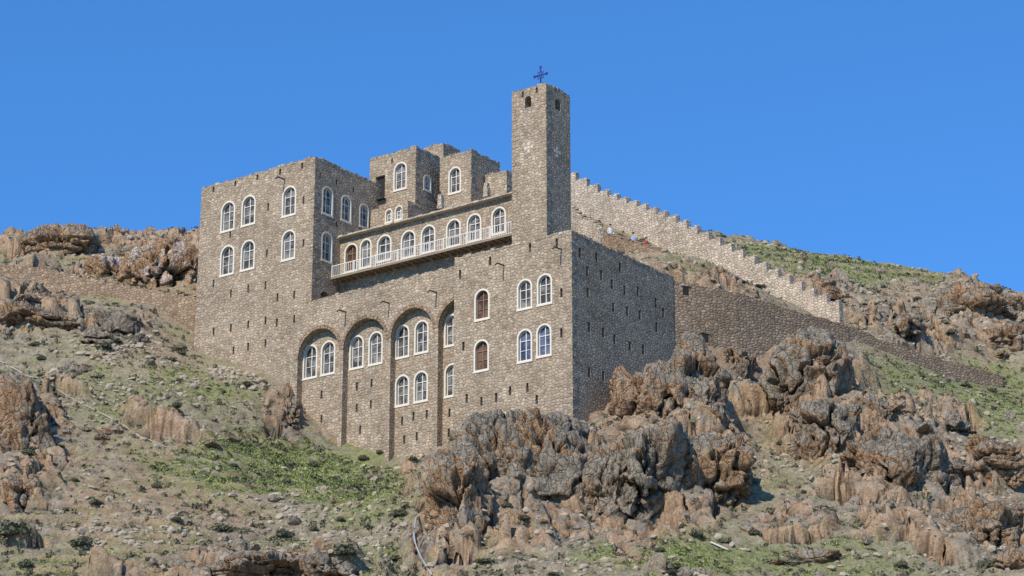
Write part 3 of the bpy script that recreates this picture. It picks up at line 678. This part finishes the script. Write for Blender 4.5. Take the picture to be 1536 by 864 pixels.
crag(745,712,160,180,2,M_ROCK,1.0,6,sub=0)
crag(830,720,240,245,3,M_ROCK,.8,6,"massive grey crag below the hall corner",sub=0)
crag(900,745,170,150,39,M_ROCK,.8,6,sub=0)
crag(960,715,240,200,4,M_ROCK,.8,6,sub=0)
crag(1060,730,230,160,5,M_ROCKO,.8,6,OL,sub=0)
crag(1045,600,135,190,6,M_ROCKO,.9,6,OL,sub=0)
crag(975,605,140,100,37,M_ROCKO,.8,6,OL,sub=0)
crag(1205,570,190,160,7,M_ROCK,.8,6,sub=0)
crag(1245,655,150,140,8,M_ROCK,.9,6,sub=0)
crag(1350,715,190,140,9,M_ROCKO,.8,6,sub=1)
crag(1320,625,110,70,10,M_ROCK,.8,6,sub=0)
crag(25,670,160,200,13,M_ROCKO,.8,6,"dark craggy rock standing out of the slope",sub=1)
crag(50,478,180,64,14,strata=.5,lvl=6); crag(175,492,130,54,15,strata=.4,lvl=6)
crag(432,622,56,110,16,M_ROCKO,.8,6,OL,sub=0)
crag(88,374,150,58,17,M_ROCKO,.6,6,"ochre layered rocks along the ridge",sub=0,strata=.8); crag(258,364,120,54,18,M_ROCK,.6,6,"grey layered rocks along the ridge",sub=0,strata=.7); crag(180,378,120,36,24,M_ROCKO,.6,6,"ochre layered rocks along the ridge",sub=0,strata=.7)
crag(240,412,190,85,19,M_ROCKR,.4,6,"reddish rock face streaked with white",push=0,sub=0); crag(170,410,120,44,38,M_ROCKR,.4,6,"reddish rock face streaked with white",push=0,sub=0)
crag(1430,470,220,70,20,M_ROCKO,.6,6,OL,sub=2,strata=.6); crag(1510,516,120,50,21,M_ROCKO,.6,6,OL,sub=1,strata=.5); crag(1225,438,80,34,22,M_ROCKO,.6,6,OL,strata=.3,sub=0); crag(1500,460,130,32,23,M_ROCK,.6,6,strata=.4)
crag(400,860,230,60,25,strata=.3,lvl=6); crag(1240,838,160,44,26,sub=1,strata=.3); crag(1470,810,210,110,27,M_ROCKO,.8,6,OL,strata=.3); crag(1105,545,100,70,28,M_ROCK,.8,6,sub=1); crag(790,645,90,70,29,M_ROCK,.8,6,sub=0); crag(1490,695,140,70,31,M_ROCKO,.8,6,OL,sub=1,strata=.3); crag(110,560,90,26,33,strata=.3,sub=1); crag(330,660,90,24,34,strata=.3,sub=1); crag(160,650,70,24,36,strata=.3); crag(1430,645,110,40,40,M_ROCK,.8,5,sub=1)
bms=[]
for k in range(6):
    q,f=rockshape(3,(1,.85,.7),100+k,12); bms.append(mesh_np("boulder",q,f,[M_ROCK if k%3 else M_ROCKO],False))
fine=np.where((x>-42)&(x<42)&(y>118.5)&(y<187)&(u_>-60)&(u_<1600)&(v_>300)&(v_<930)&(db>0.8)&(dw>.6))[0]
dens=0.25+0.75*(1-np.clip(grass[fine],0,1)); 
def place(o,pt,s_):
    o.location=pt; o.scale=(s_*random.uniform(.7,1.3),s_*random.uniform(.7,1.3),s_*random.uniform(.6,1.1)); o.rotation_euler=(random.uniform(-.4,.4),random.uniform(-.4,.4),random.uniform(0,6.28))
for k,ii in enumerate(rng.choice(fine,240,replace=False)):
    o=bpy.data.objects.new("boulder",bms[k%6]); COL.objects.link(o); place(o,p[ii]+np.array([0,0,.05]),random.choice([.22,.28,.35,.5,.6])); o["label"]="rough angular boulder lying on the stony slope"; o["category"]="rock"; o["group"]="loose boulders on the slope"
def scatter(name,idx,bv,bf,smin,smax,mat,flat=1.0,lift=0.0,pw=2.5):
    n_=len(idx); s_=smin+(smax-smin)*rng.random(n_)**pw
    a=rng.random((n_,3))*6.283; ca,sa=np.cos(a),np.sin(a)
    R=np.zeros((n_,3,3)); R[:,0,0]=ca[:,0];R[:,0,1]=-sa[:,0];R[:,1,0]=sa[:,0];R[:,1,1]=ca[:,0];R[:,2,2]=1
    T2=np.zeros((n_,3,3)); t=(a[:,1]-3.14)*0.15*flat; T2[:,0,0]=1;T2[:,1,1]=np.cos(t);T2[:,1,2]=-np.sin(t);T2[:,2,1]=np.sin(t);T2[:,2,2]=np.cos(t)
    M=R@T2; sc=0.6+0.8*rng.random((n_,1,3)); vv=bv[None]*(s_[:,None,None]*sc); vv=np.einsum('nij,nkj->nki',M,vv)+p[idx][:,None,:]+np.array([0,0,lift])
    ff=bf[None]+(np.arange(n_)*len(bv))[:,None,None]
    me=mesh_np(name,vv.reshape(-1,3),ff.reshape(-1,bf.shape[1]),[mat]); o=bpy.data.objects.new(name,me); COL.objects.link(o); o["kind"]="stuff"; return o
qv,qf=rockshape(1,(1,.8,.6),55,5)
rub=np.maximum.reduce([ell(340,575,120,50)*1.5,ell(200,560,100,60),ell(560,700,120,12),ell(350,800,300,60)*.5,ell(100,600,120,60)*.5])[fine]
w=dens*sstep(-.2,.5,n2[fine]+n1[fine])*(1+3*rub)+.02; w/=w.sum()
o=scatter("loose_stones",rng.choice(fine,11000,p=w),qv,qf,.04,.36,simple("loose_stone",(0.355,0.295,0.215),.95,var=.5,scale=0.9),pw=3.6); o["label"]="grey broken stones littering the slope"; o["category"]="stones"
def leafmat(name,c):
    m,n,l,b=newmat(name); b.inputs["Roughness"].default_value=0.9; geo=n.new("ShaderNodeNewGeometry")
    f=noise(n,l,geo.outputs["Position"],0.8,3); f2=noise(n,l,geo.outputs["Position"],11,2); ff=math_(n,l,'MULTIPLY_ADD',f2,.5); l.new(math_(n,l,'MULTIPLY',f,.6),ff.node.inputs[2])
    r=ramp(n,[(.35,tuple(a*.55 for a in c)),(.55,c),(.75,(c[0]*1.7,c[1]*1.5,c[2]*1.6))]); l.new(ff,r.inputs[0]); l.new(r.outputs[0],b.inputs["Base Color"]); return m
M_SHR=leafmat("grey_green_leaves",(0.11,0.115,0.065)); M_GRS=leafmat("grass_blades",(0.27,0.32,0.10))
def leafball(n_,size,seed,up=0.0):
    rg=np.random.default_rng(seed); d=rg.normal(size=(n_,3)); d[:,2]=np.abs(d[:,2]); d/=np.linalg.norm(d,axis=1)[:,None]; lob=1+.35*fbm(d*1.6+seed,2,seed)
    c=d*(rg.random(n_)**.4*lob)[:,None]*np.array([1,1,.75]); a=rg.normal(size=(n_,3)); a/=np.linalg.norm(a,axis=1)[:,None]; a=a*(1-up)+d*up; b=np.cross(a,rg.normal(size=(n_,3))); b/=np.linalg.norm(b,axis=1)[:,None]
    s_=size*(.6+.8*rg.random((n_,1))); v=np.stack([c-a*s_-b*s_*.4,c+a*s_*.2-b*s_*.6,c+a*s_,c+a*s_*.1+b*s_*.6],1).reshape(-1,3); return v,np.arange(n_*4).reshape(-1,4)
shm=[]
for k in range(4):
    v,f=leafball(650,.13,k+5); shm.append(mesh_np("shrub",v,f,[M_SHR]))
pos_=[(20,803,.9),(125,818,.8),(330,797,.6),(425,805,.6),(515,832,.8),(155,523,.7),(265,782,.35),(600,773,.5),(350,700,.3),(545,690,.5),(570,680,.4),(620,690,.4),(500,855,.6),(40,850,.6),(265,610,.35),(60,565,.3),(760,760,.4),(1010,860,.5),(1350,850,.4),(230,540,.3),(370,845,.5),(1480,850,.5)]
cand=[(hit(a,b),c) for a,b,c in pos_]+[(p[ii],random.choice([.18,.24,.3,.38,.46])) for ii in rng.choice(fine,275,replace=False)]
for k,(pt,s_) in enumerate(cand):
    if pt is None: continue
    o=bpy.data.objects.new("shrub",shm[k%4]); COL.objects.link(o); place(o,pt,s_); o.rotation_euler=(0,0,random.uniform(0,6)); o["label"]="small grey green thorny shrub on stony ground"; o["category"]="shrub"; o["group"]="low shrubs dotted over the slope"
tv,tf=leafball(22,.38,77,.5)
w=(0.5+.3*grass[fine])*(0.4+(n2[fine]<0)); w/=w.sum()
o=scatter("scrub_tufts",rng.choice(fine,12000,p=w),tv,tf,.07,.30,M_SHR,0.3); o["label"]="dry grey green tufts of scrub over the hill"; o["category"]="ground cover"
w=grass[fine]**1.5*(rk[fine]<.6)+0.006; w/=w.sum()
tv,tf=leafball(16,.5,78,.8)
o=scatter("grass_tufts",rng.choice(fine,11000,p=w),tv,tf,.05,.15,M_GRS,0.3); o["label"]="fresh green grass patches on the slope"; o["category"]="grass"
def pipe(name,label,pts,r,mat,lift=.08):
    P3=[]
    for (a,b),(c,d) in zip(pts[:-1],pts[1:]):
        k=max(2,int(math.hypot(c-a,d-b)/9))
        for i in range(k):
            h_=hit(a+(c-a)*i/k,b+(d-b)*i/k)
            if h_ is not None: P3.append(h_)
    P3=np.array(P3); K=P3.copy()
    for _ in range(3): K[1:-1]=(K[:-2]+K[1:-1]*2+K[2:])/4
    K[:,2]=np.maximum(K[:,2],P3[:,2]-0.02)+lift; org=K[0]; T=Thing(name,label,"pipe",org,frame=False); T.part("hose",Geo().tube(K,r),mat,smooth=True)
M_PIPE=simple("pale_pipe",(0.54,0.50,0.43),.6)
pipe("water_pipe","thin pale water pipe snaking down the stony slope",[(0,543),(60,575),(130,610),(180,636),(215,660),(262,676)],.024,M_PIPE,.06)
pipe("water_pipe","thick grey hose curving beside the ochre crag",[(648,866),(630,840),(618,808),(622,785),(634,772)],.06,simple("grey_hose",(0.33,0.33,0.33),.5),.14)
pipe("fallen_pole","pale pole lying on the grass",[(1066,817),(1102,833)],.06,M_PIPE,.15)
def person(u,v,Y,shirt,trs,label,face=0):
    q=atY(u,v,Y); zg=hz(q[0],q[1])
    sk=[((0,0,.93),.15,-1),((0,0,1.15),.15,0),((0,0,1.38),.16,1),((0,0,1.5),.06,2),((0,-.01,1.62),.095,3),((0,-.01,1.70),.08,4),
        ((.19,0,1.40),.06,2),((.25,.02,1.15),.045,6),((.22,-.12,.95),.035,7),((-.19,0,1.40),.06,2),((-.26,.02,1.15),.045,9),((-.2,-.1,.93),.035,10),
        ((.1,0,.86),.1,0),((.12,-.03,.48),.065,12),((.12,.02,.07),.045,13),((.13,-.14,.03),.04,14),((-.1,0,.86),.1,0),((-.13,.04,.48),.065,16),((-.13,.06,.07),.045,17),((-.14,-.1,.03),.04,18)]
    me=bpy.data.meshes.new("body"); me.from_pydata([s[0] for s in sk],[(i,s[2]) for i,s in enumerate(sk) if s[2]>=0],[]); o=bpy.data.objects.new("tmp",me); COL.objects.link(o)
    md=o.modifiers.new("s",'SKIN'); 
    for i,s in enumerate(sk): me.skin_vertices[0].data[i].radius=(s[1],s[1]*.8)
    me.skin_vertices[0].data[0].use_root=True; m2=o.modifiers.new("d",'SUBSURF'); m2.levels=1
    dg=bpy.context.evaluated_depsgraph_get(); mb=bpy.data.meshes.new_from_object(o.evaluated_get(dg)); bpy.data.objects.remove(o)
    mb.materials.clear(); [mb.materials.append(m_) for m_ in (simple("skin",(.42,.26,.18)),simple("shirt",shirt,.9),simple("trousers",trs,.9))]
    for f in mb.polygons:
        c=f.center; f.material_index=0 if c.z>1.48 or (c.z<1.0 and abs(c.x)>.19 and c.z>.8) else (1 if c.z>.93 else 2); f.use_smooth=True
    T=bpy.data.objects.new("person",mb); COL.objects.link(T); T.location=(q[0],q[1],zg-.02); T.rotation_euler=(0,0,face); T["label"]=label; T["category"]="person"
    v_,f_=ICO[3]; hv=v_[:, :]*np.array([.10,.11,.09]); hm=mesh_np("hair",np.where(hv[:,2:3]<-.03,hv*np.array([.9,.9,.4]),hv)+np.array([0,.012,1.73]),f_,[simple("dark_hair",(.03,.02,.015))],True); ho=bpy.data.objects.new("hair",hm); COL.objects.link(ho); ho.parent=T
person(916,368,168,(.60,.60,.60),(.1,.1,.14),"person in a pale shirt standing behind the courtyard wall",.4)
person(950,380,165,(.25,.35,.5),(.12,.1,.09),"person in a blue shirt standing by the courtyard wall",-.5)
person(970,391,162.6,(.55,.06,.05),(.12,.1,.09),"person in a red shirt beside the courtyard wall",.9)
# =============== light
sv=Vector((-0.415,-0.655,0.65)).normalized(); el=math.asin(sv.z); az=math.atan2(sv.x,sv.y)
sl=bpy.data.lights.new("sun",'SUN'); sl.energy=4.8; sl.angle=math.radians(.5); sl.color=(1,.92,.79); so=bpy.data.objects.new("sun",sl); COL.objects.link(so); so.rotation_euler=sv.to_track_quat('Z','Y').to_euler()
wd=bpy.data.worlds.new("World"); scene.world=wd; wd.use_nodes=True; n=wd.node_tree.nodes; l=wd.node_tree.links
sk=n.new("ShaderNodeTexSky"); sk.sky_type='NISHITA'; sk.sun_disc=False; sk.sun_elevation=el; sk.sun_rotation=az; sk.altitude=2500; sk.air_density=1.0; sk.dust_density=0.0; sk.ozone_density=2.5
bg=n["Background"]; tint=mixc(n,l,1.0,sk.outputs[0],(0.64,1.25,1.80),'MULTIPLY'); tint=mixc(n,l,0.35,tint,(0.48,2.2,6.1)); l.new(tint,bg.inputs[0]); bg.inputs[1].default_value=0.122
print("dims",xm,DY,xw,xwl,TG,DW,ZT,ZTER,ZW,ZTW,len(p))
